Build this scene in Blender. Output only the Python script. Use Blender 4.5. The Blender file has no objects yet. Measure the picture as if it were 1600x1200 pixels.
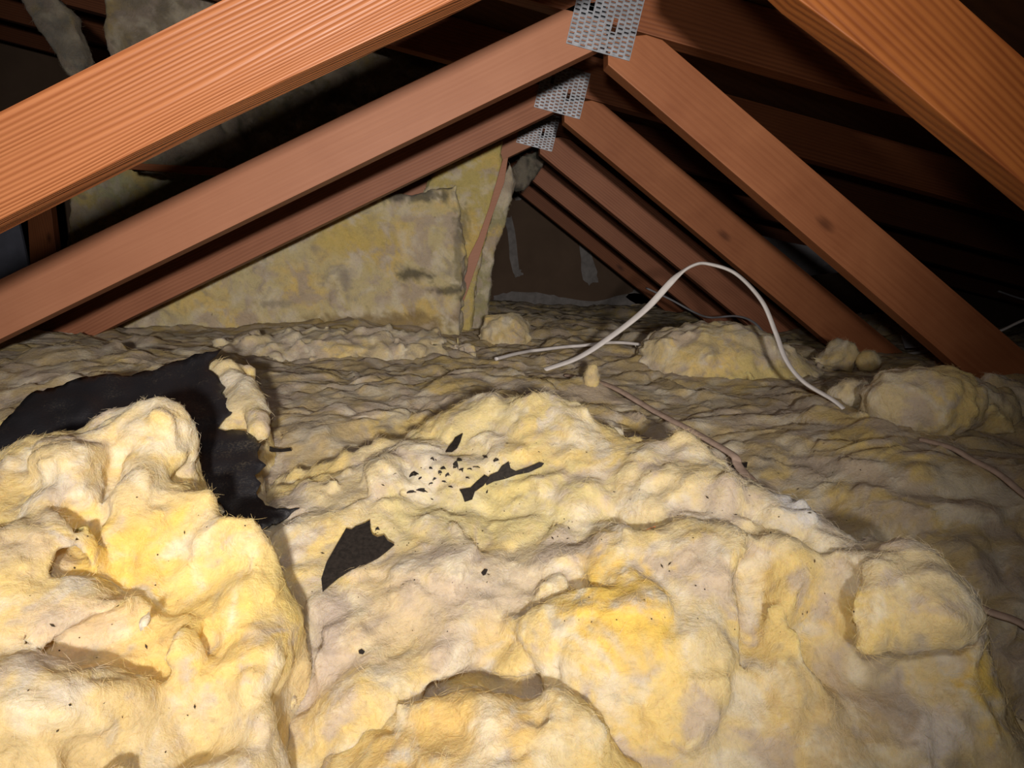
import bpy, bmesh, math, random
import numpy as np
from mathutils import Vector, Matrix
from mathutils.bvhtree import BVHTree

random.seed(7)
RNG = np.random.default_rng(11)
scene = bpy.context.scene
COL = scene.collection

# ------------------------------------------------------------------ camera
F_PX = 1160.0
PITCH, YAW = math.radians(9.01), math.radians(4.43)
FWD = Vector((math.sin(YAW) * math.cos(PITCH), math.cos(YAW) * math.cos(PITCH), -math.sin(PITCH)))
RIGHT = Vector((math.cos(YAW), -math.sin(YAW), 0.0))
UP = RIGHT.cross(FWD)
cam_data = bpy.data.cameras.new('camera')
cam_data.sensor_fit = 'HORIZONTAL'
cam_data.sensor_width = 36.0
cam_data.lens = 36.0 * F_PX / 1600.0
cam_data.clip_start = 0.02
camera = bpy.data.objects.new('camera', cam_data)
COL.objects.link(camera)
camera.matrix_world = Matrix((RIGHT, UP, -FWD)).transposed().to_4x4()
scene.camera = camera

# ------------------------------------------------------------------ world, lamp, exposure
world = bpy.data.worlds.new('world')
scene.world = world
world.use_nodes = True
world.node_tree.nodes['Background'].inputs[0].default_value = (1.0, 0.8, 0.6, 1)
world.node_tree.nodes['Background'].inputs[1].default_value = 0.006


def spot(name, loc, target, energy, size, radius, colour):
    l = bpy.data.lights.new(name, 'SPOT')
    l.energy = energy; l.color = colour
    l.spot_size = math.radians(size); l.spot_blend = 1.0
    l.shadow_soft_size = radius
    o = bpy.data.objects.new(name, l)
    COL.objects.link(o)
    o.location = loc
    o.rotation_euler = (Vector(target) - Vector(loc)).to_track_quat('-Z', 'Y').to_euler()


# the phone's flash beside the lens and an unseen fill light added for the far parts
spot('flash', (-0.012, 0.0, 0.085), (0.05, 1.0, -0.05), 8.2, 140, 0.022, (1.0, 0.93, 0.86))
spot('fill_light', (0.03, -0.60, 0.045), (-0.14, 1.3, 0.09), 98.0, 66, 0.03, (1.0, 0.92, 0.84))
scene.cycles.max_bounces = 6
scene.cycles.diffuse_bounces = 4
scene.view_settings.view_transform = 'Standard'
scene.view_settings.look = 'None'
scene.view_settings.gamma = 1.0
scene.view_settings.use_curve_mapping = False
scene.view_settings.exposure = 0.0


# ------------------------------------------------------------------ helpers
def at(px, py, Y):
    """Point on the plane y = Y seen along the ray through pixel (px, py)."""
    d = FWD + RIGHT * ((px - 800.0) / F_PX) + UP * ((600.0 - py) / F_PX)
    return d * (Y / d.y)


def ray(px, py):
    return (FWD + RIGHT * ((px - 800.0) / F_PX) + UP * ((600.0 - py) / F_PX)).normalized()


_prng = np.random.default_rng(5)
_PERM = _prng.permutation(256).astype(np.int32)
_PERM = np.concatenate([_PERM, _PERM, _PERM])
_G = _prng.normal(size=(256, 3))
_G = (_G / np.linalg.norm(_G, axis=1)[:, None]).astype(np.float32)
_GX, _GY, _GZ = (np.ascontiguousarray(_G[:, k]) for k in range(3))


def noise(P, seed=0):
    P = np.asarray(P, dtype=np.float32) + np.float32(seed * 17.37)
    out = np.empty(len(P), np.float32)
    for st in range(0, len(P), 32768):          # blocks that stay in the cache
        p = P[st:st + 32768].T.copy()
        fl = np.floor(p)
        f = p - fl
        i = fl.astype(np.int32) & 255
        u = f * f * f * (f * (f * 6 - 15) + 10)
        fx, fy, fz = f
        col = []
        for dy in (0, 1):
            for dz in (0, 1):
                e = []
                for dx in (0, 1):
                    h = _PERM[_PERM[_PERM[i[0] + dx] + i[1] + dy] + i[2] + dz]
                    e.append(_GX[h] * (fx - dx) + _GY[h] * (fy - dy) + _GZ[h] * (fz - dz))
                col.append(e[0] + (e[1] - e[0]) * u[0])
        y0 = col[0] + (col[2] - col[0]) * u[1]
        y1 = col[1] + (col[3] - col[1]) * u[1]
        out[st:st + 32768] = (y0 + (y1 - y0) * u[2]) * 1.5
    return out


def warp(P, L, amt, seed):
    P = np.asarray(P, dtype=np.float32)
    return P + amt * np.stack([noise(P / L, seed), noise(P / L, seed + 1), noise(P / L, seed + 2)], 1)


def billow(P, seed, octs):
    """octs: (length, amplitude, roundness)"""
    d = np.zeros(len(P), np.float32)
    for k, (L, A, r) in enumerate(octs):
        n = noise(P / L, seed + 3 * k)
        d += A * (r * (np.abs(n) * 1.9 - 0.45) + (1 - r) * n)
    return d


def new_mesh(name, V, F, smooth=True):
    me = bpy.data.meshes.new(name)
    V = np.asarray(V, np.float32)
    F = np.asarray(F, np.int32)
    n = F.shape[1]
    me.vertices.add(len(V)); me.vertices.foreach_set('co', V.ravel())
    me.loops.add(F.size); me.loops.foreach_set('vertex_index', F.ravel())
    me.polygons.add(len(F))
    me.polygons.foreach_set('loop_start', np.arange(0, F.size, n, dtype=np.int32))
    me.polygons.foreach_set('use_smooth', np.full(len(F), smooth, bool))
    me.update(calc_edges=True)
    return me


def normals(V, F):
    if F.shape[1] == 4:
        n = np.cross(V[F[:, 2]] - V[F[:, 0]], V[F[:, 3]] - V[F[:, 1]])
    else:
        n = np.cross(V[F[:, 1]] - V[F[:, 0]], V[F[:, 2]] - V[F[:, 0]])
    N = np.zeros_like(V)
    for c in range(F.shape[1]):
        for a in range(3):
            N[:, a] += np.bincount(F[:, c], n[:, a], len(V))
    return N / np.maximum(np.linalg.norm(N, axis=1), 1e-12)[:, None]


def surface_nets(S, origin, h):
    S = S.copy()
    S[0] = S[-1] = np.maximum(np.abs(S[0]), 1e-4)
    S[0] = np.maximum(S[0], 1e-4)
    S[:, 0] = np.maximum(S[:, 0], 1e-4); S[:, -1] = np.maximum(S[:, -1], 1e-4)
    S[:, :, 0] = np.maximum(S[:, :, 0], 1e-4); S[:, :, -1] = np.maximum(S[:, :, -1], 1e-4)
    s = S < 0
    c = np.zeros(tuple(np.array(S.shape) - 1), np.int8)
    corners = [(a, b, d) for a in (0, 1) for b in (0, 1) for d in (0, 1)]
    sl = lambda o, n: slice(o, n - 1 + o)
    for a, b, d in corners:
        c += s[sl(a, S.shape[0]), sl(b, S.shape[1]), sl(d, S.shape[2])]
    act = (c > 0) & (c < 8)
    I = np.argwhere(act)
    idx = np.full(act.shape, -1, np.int32)
    idx[act] = np.arange(len(I))
    pos = np.zeros((len(I), 3)); cnt = np.zeros(len(I))
    for a in corners:
        for ax in range(3):
            if a[ax]:
                continue
            b = list(a); b[ax] = 1
            fa = S[I[:, 0] + a[0], I[:, 1] + a[1], I[:, 2] + a[2]]
            fb = S[I[:, 0] + b[0], I[:, 1] + b[1], I[:, 2] + b[2]]
            m = (fa < 0) != (fb < 0)
            t = np.where(m, fa / np.where(m, fa - fb, 1), 0)
            p = np.array(a, float)[None].repeat(len(I), 0)
            p[:, ax] += t
            pos += p * m[:, None]; cnt += m
    V = (I + pos / cnt[:, None]) * h + np.array(origin)
    faces = []
    for ax in range(3):
        o1, o2 = [(1, 2), (2, 0), (0, 1)][ax]
        lo = [slice(None)] * 3; hi = [slice(None)] * 3
        lo[ax] = slice(0, -1); hi[ax] = slice(1, None)
        d = s[tuple(lo)] != s[tuple(hi)]
        E = np.argwhere(d)
        E = E[(E[:, o1] > 0) & (E[:, o2] > 0) & (E[:, o1] < S.shape[o1] - 1) & (E[:, o2] < S.shape[o2] - 1)]
        inside = s[E[:, 0], E[:, 1], E[:, 2]]
        q = []
        for u, v in ((1, 1), (0, 1), (0, 0), (1, 0)):
            C = E.copy(); C[:, o1] -= u; C[:, o2] -= v
            q.append(idx[C[:, 0], C[:, 1], C[:, 2]])
        q = np.stack(q, 1)
        q[~inside] = q[~inside][:, ::-1]
        faces.append(q)
    return V, np.concatenate(faces)


def rbf(ctrl, smooth=1e-4):
    """thin-plate height function z(x, y) through the points in ctrl"""
    P = np.array(ctrl, float)
    n = len(P)
    def k(r2):
        return 0.5 * r2 * np.log(np.maximum(r2, 1e-12))
    D = ((P[:, None, :2] - P[None, :, :2]) ** 2).sum(2)
    A = np.zeros((n + 3, n + 3))
    A[:n, :n] = k(D) + smooth * np.eye(n)
    A[:n, n] = 1; A[:n, n + 1:] = P[:, :2]
    A[n, :n] = 1; A[n + 1:, :n] = P[:, :2].T
    w = np.linalg.solve(A, np.concatenate([P[:, 2], np.zeros(3)]))
    def f(x, y):
        sh = np.shape(x)
        X = np.stack([np.ravel(x), np.ravel(y)], 1)
        out = np.empty(len(X))
        for s in range(0, len(X), 20000):
            B = X[s:s + 20000]
            out[s:s + 20000] = k(((B[:, None] - P[None, :, :2]) ** 2).sum(2)) @ w[:n] + w[n] + B @ w[n + 1:]
        return out.reshape(sh)
    return f


def polygon_sdf(px, pz, poly):
    d = np.full(px.shape, 1e9)
    ins = np.zeros(px.shape, bool)
    n = len(poly)
    for i in range(n):
        a = np.array(poly[i], float); b = np.array(poly[(i + 1) % n], float)
        e = b - a
        wx, wz = px - a[0], pz - a[1]
        t = np.clip((wx * e[0] + wz * e[1]) / (e @ e), 0, 1)
        d = np.minimum(d, np.hypot(wx - e[0] * t, wz - e[1] * t))
        c = ((a[1] > pz) != (b[1] > pz)) & (px < (b[0] - a[0]) * (pz - a[1]) / (b[1] - a[1] + 1e-12) + a[0])
        ins ^= c
    return np.where(ins, -d, d)


def smin(a, b, k):
    h = np.clip(0.5 + 0.5 * (b - a) / k, 0, 1)
    return b + (a - b) * h - k * h * (1 - h)


# ------------------------------------------------------------------ materials
class NT:
    def __init__(self, name):
        self.m = bpy.data.materials.new(name)
        self.m.use_nodes = True
        self.t = self.m.node_tree
        self.b = self.t.nodes['Principled BSDF']
    def n(self, kind, **kw):
        nd = self.t.nodes.new(kind)
        for k, v in kw.items():
            setattr(nd, k, v)
        return nd
    def l(self, a, b):
        self.t.links.new(a, b)
    def ramp(self, fac, stops):
        r = self.n('ShaderNodeValToRGB')
        e = r.color_ramp.elements
        while len(e) < len(stops):
            e.new(0.5)
        for q, (p, c) in zip(e, stops):
            q.position = p; q.color = (*c, 1) if len(c) == 3 else c
        self.l(fac, r.inputs[0])
        return r.outputs[0]
    def noise(self, vec, scale, detail=3, dist=0.0, rough=0.5):
        k = self.n('ShaderNodeTexNoise')
        k.inputs['Scale'].default_value = scale; k.inputs['Detail'].default_value = detail
        k.inputs['Distortion'].default_value = dist; k.inputs['Roughness'].default_value = rough
        if vec is not None:
            self.l(vec, k.inputs['Vector'])
        return k.outputs['Fac']
    def coord(self, scale=(1, 1, 1), rot=(0, 0, 0)):
        c = self.n('ShaderNodeTexCoord'); mp = self.n('ShaderNodeMapping')
        mp.inputs['Scale'].default_value = scale; mp.inputs['Rotation'].default_value = rot
        self.l(c.outputs['Object'], mp.inputs['Vector'])
        return mp.outputs[0]
    def math(self, op, a, b=None, clamp=False):
        k = self.n('ShaderNodeMath', operation=op, use_clamp=clamp)
        for i, v in enumerate((a, b)):
            if v is None: continue
            if isinstance(v, (int, float)): k.inputs[i].default_value = v
            else: self.l(v, k.inputs[i])
        return k.outputs[0]
    def mix(self, fac, a, b, mode='MIX'):
        k = self.n('ShaderNodeMix', data_type='RGBA', blend_type=mode)
        for s, v in ((k.inputs['Factor'], fac), (k.inputs[6], a), (k.inputs[7], b)):
            if isinstance(v, (int, float)): s.default_value = v
            elif isinstance(v, tuple): s.default_value = (*v, 1)
            else: self.l(v, s)
        return k.outputs[2]
    def bump(self, h, strength, dist=0.002):
        b = self.n('ShaderNodeBump')
        b.inputs['Strength'].default_value = strength; b.inputs['Distance'].default_value = dist
        self.l(h, b.inputs['Height']); self.l(b.outputs[0], self.b.inputs['Normal'])
    def set(self, **kw):
        for k, v in kw.items():
            self.b.inputs[k.replace('_', ' ')].default_value = v
        return self.m


def insulation_material():
    t = NT('glass_wool')
    a = t.n('ShaderNodeAttribute', attribute_name='Col')
    v = t.coord()
    fine = t.noise(v, 260, 4, 0.6, 0.65)
    mid = t.noise(v, 60, 3, 1.2, 0.6)
    wisp = t.noise(v, 38, 5, 3.2, 0.7)
    f = t.math('ADD', t.math('MULTIPLY', fine, 0.42), t.math('MULTIPLY', mid, 0.28))
    f = t.math('ADD', f, t.math('MULTIPLY', wisp, 0.45))
    g = t.ramp(t.math('ADD', f, 0.40), [(0.0, (0, 0, 0)), (1.0, (1, 1, 1))])
    c = t.mix(1.0, a.outputs['Color'], g, 'MULTIPLY')
    t.l(c, t.b.inputs['Base Color'])
    h = t.math('ADD', fine, t.math('MULTIPLY', mid, 1.2))
    h = t.math('ADD', h, t.math('MULTIPLY', wisp, 1.6))
    t.bump(h, 0.6, 0.0024)
    t.set(Roughness=1.0)
    t.b.inputs['Specular IOR Level'].default_value = 0.05
    t.b.inputs['Sheen Weight'].default_value = 0.08
    t.b.inputs['Subsurface Weight'].default_value = 0.6
    t.b.inputs['Subsurface Radius'].default_value = (1.0, 0.8, 0.4)
    t.b.inputs['Subsurface Scale'].default_value = 0.010
    t.b.inputs['Sheen Roughness'].default_value = 0.6
    t.b.inputs['Sheen Tint'].default_value = (1, 0.95, 0.85, 1)
    return t.m


def fibre_material():
    t = NT('glass_wool_fibre')
    a = t.n('ShaderNodeAttribute', attribute_name='Col')
    t.l(a.outputs['Color'], t.b.inputs['Base Color'])
    t.set(Roughness=0.9)
    t.b.inputs['Specular IOR Level'].default_value = 0.1
    return t.m


def wood_material(name, light, dark, ring=150.0, contrast=0.5, relief=0.4, seed=0.0, rough=0.55, knots=True, mott=0.4, fade=0.0):
    t = NT(name)
    co = t.n('ShaderNodeTexCoord')
    mp = t.n('ShaderNodeMapping')
    mp.inputs['Location'].default_value = (seed, seed * 0.37, seed * 0.21)
    t.l(co.outputs['Object'], mp.inputs['Vector'])
    sep = t.n('ShaderNodeSeparateXYZ'); t.l(mp.outputs[0], sep.inputs[0])
    cmb = t.n('ShaderNodeCombineXYZ')
    t.l(t.math('MULTIPLY', sep.outputs[0], 0.09), cmb.inputs[0])
    t.l(sep.outputs[1], cmb.inputs[1]); t.l(sep.outputs[2], cmb.inputs[2])
    low = t.noise(cmb.outputs[0], 14, 2, 0.3)
    # knots: sparse elliptical cells
    kmap = t.n('ShaderNodeCombineXYZ')
    t.l(t.math('MULTIPLY', sep.outputs[0], 3.1), kmap.inputs[0]); t.l(t.math('MULTIPLY', sep.outputs[2], 7.0), kmap.inputs[2])
    vo = t.n('ShaderNodeTexVoronoi'); vo.inputs['Scale'].default_value = 1.0
    t.l(kmap.outputs[0], vo.inputs['Vector'])
    kd = vo.outputs['Distance']
    kbend = t.math('MULTIPLY', t.math('SUBTRACT', 1.0, t.math('MULTIPLY', kd, 3.0), True), 0.010 if knots else 0.0)
    zz = t.math('ADD', t.math('ADD', sep.outputs[2], t.math('MULTIPLY', low, 0.030)), kbend)
    zz = t.math('ADD', zz, t.math('MULTIPLY', sep.outputs[1], 0.5))
    if fade:   # rings crowd towards the lower edge
        zz = t.math('SUBTRACT', zz, t.math('MULTIPLY', t.math('MULTIPLY', zz, zz), fade * 12))
    irr = t.n('ShaderNodeCombineXYZ')
    t.l(t.math('MULTIPLY', sep.outputs[0], 0.25), irr.inputs[0]); t.l(t.math('MULTIPLY', zz, ring * 0.22), irr.inputs[2])
    ir = t.noise(irr.outputs[0], 1.0, 3, 0.0, 0.6)
    s = t.math('SINE', t.math('ADD', t.math('MULTIPLY', zz, ring * 2 * math.pi), t.math('MULTIPLY', ir, 9.0)))
    amp = t.math('ADD', t.math('MULTIPLY', ir, 1.6), -0.2, True)
    s = t.math('MULTIPLY', s, amp)
    s01 = t.math('ADD', t.math('MULTIPLY', s, 0.5), 0.5)
    s01 = t.math('POWER', s01, 1.6)
    fib = t.n('ShaderNodeCombineXYZ')
    t.l(t.math('MULTIPLY', sep.outputs[0], 6.0), fib.inputs[0])
    t.l(t.math('MULTIPLY', sep.outputs[1], 300.0), fib.inputs[1]); t.l(t.math('MULTIPLY', sep.outputs[2], 300.0), fib.inputs[2])
    fb = t.noise(fib.outputs[0], 1.0, 3)
    mo = t.noise(mp.outputs[0], 9.0, 4, 0.5)
    fac = t.math('ADD', t.math('MULTIPLY', s01, contrast), t.math('MULTIPLY', fb, 0.35))
    fac = t.math('ADD', fac, t.math('MULTIPLY', mo, mott), True)
    c = t.ramp(fac, [(0.1, light), (0.95, dark)])
    if knots:
        kn = t.math('ADD', kd, t.math('MULTIPLY', fb, 0.06))
        c = t.mix(t.ramp(kn, [(0.06, (0.8, 0.8, 0.8)), (0.11, (0, 0, 0))]), c, tuple(x * 0.45 for x in dark))
    t.l(c, t.b.inputs['Base Color'])
    t.bump(t.math('ADD', t.math('MULTIPLY', s01, -0.7), t.math('MULTIPLY', fb, 0.5)), relief, 0.0012)
    t.set(Roughness=rough)
    t.b.inputs['Specular IOR Level'].default_value = 0.3
    return t.m


def plain(name, col, rough=0.8, metal=0.0, var=0.15, scale=40.0, bump=0.2, spec=0.3):
    t = NT(name)
    n = t.noise(t.coord(), scale, 4, 0.3, 0.6)
    lo = tuple(x * (1 - var) for x in col); hi = tuple(min(1, x * (1 + var)) for x in col)
    t.l(t.ramp(n, [(0.3, lo), (0.7, hi)]), t.b.inputs['Base Color'])
    if bump:
        t.bump(n, bump, 0.001)
    t.set(Roughness=rough, Metallic=metal)
    t.b.inputs['Specular IOR Level'].default_value = spec
    return t.m


M_INS = insulation_material()
M_FIB = fibre_material()
M_WOOD_NEAR = wood_material('wood_ridged', (0.49, 0.195, 0.08), (0.27, 0.082, 0.027), ring=330, contrast=0.75, relief=0.9, rough=0.42, knots=False, mott=0.2, fade=0.35)
M_WOOD_NEAR2 = wood_material('wood_knotty', (0.41, 0.14, 0.034), (0.17, 0.043, 0.010), ring=130, contrast=0.5, relief=0.35, seed=3.3, rough=0.45, mott=0.5)
M_WOOD = [wood_material('wood_plain', (0.50, 0.225, 0.125), (0.33, 0.125, 0.063), ring=120, contrast=0.06, relief=0.06, seed=1.7, rough=0.5, knots=False, mott=0.5),
          wood_material('wood_pink', (0.47, 0.195, 0.105), (0.20, 0.065, 0.03), ring=150, contrast=0.3, relief=0.25, seed=5.1, rough=0.55),
          wood_material('wood_tan', (0.50, 0.20, 0.085), (0.24, 0.072, 0.026), ring=90, contrast=0.10, relief=0.1, seed=8.8, rough=0.55, mott=0.75)]
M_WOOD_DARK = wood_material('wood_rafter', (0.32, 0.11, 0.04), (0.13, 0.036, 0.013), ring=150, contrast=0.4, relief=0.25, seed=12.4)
M_WOOD_SHADED = wood_material('wood_shaded_rafter', (0.17, 0.058, 0.022), (0.07, 0.02, 0.008), ring=150, contrast=0.4, relief=0.25, seed=15.4, rough=0.8)  # rafter wood with gloom put into its colour, for the far chords
M_STEEL = plain('galvanised_steel', (0.36, 0.38, 0.42), 0.45, 0.7, 0.25, 90, 0.1, 0.5)
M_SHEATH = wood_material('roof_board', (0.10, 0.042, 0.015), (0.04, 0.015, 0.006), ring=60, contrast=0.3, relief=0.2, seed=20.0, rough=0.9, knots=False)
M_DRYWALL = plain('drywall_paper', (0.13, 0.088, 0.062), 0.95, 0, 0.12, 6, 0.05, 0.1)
M_MUD = plain('joint_compound', (0.24, 0.225, 0.22), 0.9, 0, 0.25, 25, 0.3, 0.1)
M_FLOORB = plain('ceiling_board', (0.25, 0.21, 0.17), 0.9)
M_WHITE = plain('white_cable_sheath', (0.74, 0.70, 0.68), 0.5, 0, 0.08, 60, 0.05, 0.4)
M_TAN = plain('dusty_cable_sheath', (0.46, 0.34, 0.27), 0.85, 0, 0.2, 80, 0.2, 0.1)
M_GREY = plain('grey_sheet', (0.42, 0.42, 0.46), 0.8, 0, 0.2, 12, 0.1, 0.2)
M_DGREY = plain('dark_grey_panel', (0.16, 0.17, 0.22), 0.9, 0, 0.2, 12, 0.1, 0.2)
M_FLAKE = plain('black_paper', (0.022, 0.017, 0.014), 0.75, 0, 0.5, 260, 0.5, 0.3)
M_ORANGE = plain('orange_wood_chip', (0.75, 0.20, 0.06), 0.7)


def sheet_material():
    t = NT('black_kraft_facing')
    v = t.coord()
    n = t.noise(v, 420, 3, 0.2, 0.7)
    m = t.noise(v, 14, 4, 1.5, 0.6)
    dust = t.ramp(t.math('MULTIPLY', m, n), [(0.30, (0.014, 0.0135, 0.017)), (0.50, (0.09, 0.075, 0.055))])
    t.l(dust, t.b.inputs['Base Color'])
    t.bump(n, 0.55, 0.0012)
    t.set(Roughness=0.5)
    t.b.inputs['Specular IOR Level'].default_value = 0.9
    return t.m
M_SHEET = sheet_material()


# ------------------------------------------------------------------ object helpers
def tag(o, label=None, cat=None, group=None, kind=None):
    for k, v in (('label', label), ('category', cat), ('group', group), ('kind', kind)):
        if v:
            o[k] = v
    return o


def link(name, me, mat=None, parent=None):
    o = bpy.data.objects.new(name, me)
    COL.objects.link(o)
    if mat is not None and me is not None:
        me.materials.append(mat)
    if parent is not None:
        o.parent = parent
    return o


def empty(name, loc=(0, 0, 0)):
    o = bpy.data.objects.new(name, None)
    o.empty_display_size = 0.05
    COL.objects.link(o)
    o.location = loc
    return o


def bm_obj(name, bm, mat, parent=None, smooth=False):
    me = bpy.data.meshes.new(name)
    bm.normal_update()
    bm.to_mesh(me); bm.free()
    for p in me.polygons:
        p.use_smooth = smooth
    return link(name, me, mat, parent)


def prism(name, poly, y0, thick, mat, parent=None, axis=None, bevel=0.0015):
    """polygon in the world x-z plane, extruded from y0 to y0+thick; local x runs along axis"""
    poly = [Vector((p[0], p[1])) for p in poly]
    c = sum(poly, Vector((0, 0))) / len(poly)
    if axis is None:
        axis = Vector((1, 0))
    a = Vector(axis).normalized(); b = Vector((-a.y, a.x))
    bm = bmesh.new()
    loc = [((p - c).dot(a), (p - c).dot(b)) for p in poly]
    vs = [bm.verts.new((x, 0, z)) for x, z in loc]
    f = bm.faces.new(vs)
    r = bmesh.ops.extrude_face_region(bm, geom=[f])
    bmesh.ops.translate(bm, verts=[v for v in r['geom'] if isinstance(v, bmesh.types.BMVert)], vec=(0, thick, 0))
    bmesh.ops.recalc_face_normals(bm, faces=bm.faces)
    if bevel:
        bmesh.ops.bevel(bm, geom=list(bm.edges), offset=bevel, segments=2, affect='EDGES', profile=0.6)
    o = bm_obj(name, bm, mat, parent)
    m = Matrix(((a.x, 0, b.x, c.x), (0, 1, 0, y0), (a.y, 0, b.y, c.y), (0, 0, 0, 1)))
    if parent is not None:
        o.matrix_parent_inverse = parent.matrix_basis.inverted()
    o.matrix_basis = m
    return o


def tube(name, pts, w, t, mat, parent=None, res=10, up=(0, 0, 1)):
    """flat-oval cable through the points, Catmull-Rom smoothed"""
    P = [Vector(p) for p in pts]
    P = [P[0] * 2 - P[1]] + P + [P[-1] * 2 - P[-2]]
    path = []
    for i in range(1, len(P) - 2):
        for k in range(res):
            s = k / res
            path.append(0.5 * ((2 * P[i]) + (P[i + 1] - P[i - 1]) * s + (2 * P[i - 1] - 5 * P[i] + 4 * P[i + 1] - P[i + 2]) * s * s
                               + (3 * P[i] - P[i - 1] - 3 * P[i + 1] + P[i + 2]) * s ** 3))
    path.append(P[-2])
    n = 10
    V, Fq = [], []
    for i, p in enumerate(path):
        d = (path[min(i + 1, len(path) - 1)] - path[max(i - 1, 0)]).normalized()
        side = d.cross(Vector(up)).normalized()
        nn = side.cross(d).normalized()
        for k in range(n):
            a = 2 * math.pi * k / n
            V.append(p + side * (math.cos(a) * w / 2) + nn * (math.sin(a) * t / 2))
    for i in range(len(path) - 1):
        for k in range(n):
            Fq.append((i * n + k, i * n + (k + 1) % n, (i + 1) * n + (k + 1) % n, (i + 1) * n + k))
    b = len(V)
    V += [path[0], path[-1]]
    e = (len(path) - 1) * n
    for k in range(n):
        Fq.append((b, (k + 1) % n, k, k)); Fq.append((b + 1, e + k, e + (k + 1) % n, e + (k + 1) % n))
    me = bpy.data.meshes.new(name)
    me.from_pydata([tuple(v) for v in V], [], [tuple(dict.fromkeys(f)) for f in Fq])
    me.polygons.foreach_set('use_smooth', [True] * len(me.polygons))
    return link(name, me, mat, parent)


# ------------------------------------------------------------------ glass wool
CREAM = np.array((0.72, 0.59, 0.35)); YELLOW = np.array((0.82, 0.61, 0.22)); PINK = np.array((0.55, 0.455, 0.375))
WHITE = np.array((0.80, 0.72, 0.56)); GREYC = np.array((0.40, 0.345, 0.28)); TANC = np.array((0.60, 0.43, 0.22))
OLIVE = np.array((0.46, 0.42, 0.24))


def wool_colour(V, seed, spots=(), grey=0.3, scale=1.0, base=CREAM, tone=1.0):
    Vw = warp(V, 0.06 * scale, 0.03 * scale, seed + 50)
    sm = lambda x, a, b: np.clip((x - a) / (b - a), 0, 1)[:, None]
    n1 = noise(Vw / (0.11 * scale), seed + 20); n2 = noise(Vw / (0.05 * scale), seed + 21)
    n5 = noise(Vw / (0.009 * scale), seed + 24); n3 = noise(Vw / (0.035 * scale), seed + 22); n4 = noise(Vw / (0.018 * scale), seed + 23)
    C = np.tile(base, (len(V), 1)).astype(np.float64)
    w = sm(n1 + 0.4 * n4, -0.1, 0.4) * 0.75; C = C * (1 - w) + YELLOW * w
    w = sm(n2 + 0.3 * n4 + 0.3 * n5, 0.38 - 0.9 * grey, 0.68 - 0.9 * grey) * 0.8; C = C * (1 - w) + PINK * w
    w = sm(n3 - 0.3 * n1 + 0.4 * n5, 0.02, 0.5) * 0.7; C = C * (1 - w) + WHITE * w
    w = sm(-n2 + 0.5 * n4 + 0.3 * n5, 0.72 - 0.8 * grey, 1.1 - 0.8 * grey) * 0.65; C = C * (1 - w) + GREYC * w
    for (p, r, col, amt) in spots:
        d = np.linalg.norm((V - np.array(p)) / np.array(r if hasattr(r, '__len__') else (r, r, r)), axis=1) + 0.5 * n3 + 0.45 * n4 + 0.5 * n5
        w = sm(-d, -1.1, -0.5) * amt
        C = C * (1 - w) + np.array(col) * w
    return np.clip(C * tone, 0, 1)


def set_colour(me, C):
    at_ = me.color_attributes.new('Col', 'FLOAT_COLOR', 'POINT')
    at_.data.foreach_set('color', np.concatenate([C, np.ones((len(C), 1))], 1).astype(np.float32).ravel())


def fibres(name, V, F, C, count, length, radius, parent, seed=0, lift=0.22, ymax=None):
    rng = np.random.default_rng(seed + 99)
    N = normals(V, F)
    A = np.linalg.norm(np.cross(V[F[:, 2]] - V[F[:, 0]], V[F[:, 3]] - V[F[:, 1]]), axis=1)
    cen = V[F].mean(1)
    A = A * np.clip(1.2 - cen[:, 1] * 0.5, 0.2, 1)
    fi = rng.choice(len(F), count, p=A / A.sum())
    w = rng.dirichlet((1, 1, 1, 1), count)
    root = (V[F[fi]] * w[:, :, None]).sum(1)
    nr = N[F[fi, 0]]
    t = rng.normal(size=(count, 3)); t -= nr * (t * nr).sum(1)[:, None]
    t /= np.linalg.norm(t, axis=1)[:, None]
    L = length * rng.uniform(0.4, 1.3, count)
    up = lift * rng.uniform(0.1, 1.2, count)
    b = np.cross(nr, t) * rng.normal(0, 0.45, count)[:, None]
    k = 4
    P = np.empty((count, k, 3), np.float32)
    for i in range(k):
        s = i / (k - 1)
        P[:, i] = root - nr * 0.0008 + (t * s + nr * (up * s * (1.25 - 0.55 * s))[:, None] + b * (s * s)) * L[:, None]
    cu = bpy.data.hair_curves.new(name)
    cu.add_curves([k] * count)
    cu.attributes['position'].data.foreach_set('vector', P.ravel())
    ra = cu.attributes.get('radius') or cu.attributes.new('radius', 'FLOAT', 'POINT')
    ra.data.foreach_set('value', np.tile(np.array([1, .9, .7, .3], np.float32) * radius, count))
    ca = cu.attributes.new('Col', 'FLOAT_COLOR', 'CURVE')
    cc = np.clip(C[F[fi, 0]] * rng.uniform(0.9, 1.25, (count, 1)), 0, 0.92)
    ca.data.foreach_set('color', np.concatenate([cc, np.ones((count, 1))], 1).astype(np.float32).ravel())
    cu.materials.append(M_FIB)
    o = bpy.data.objects.new(name, cu)
    COL.objects.link(o)
    o.parent = parent
    o['kind'] = 'stuff'
    return o


BVHS = []


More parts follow.
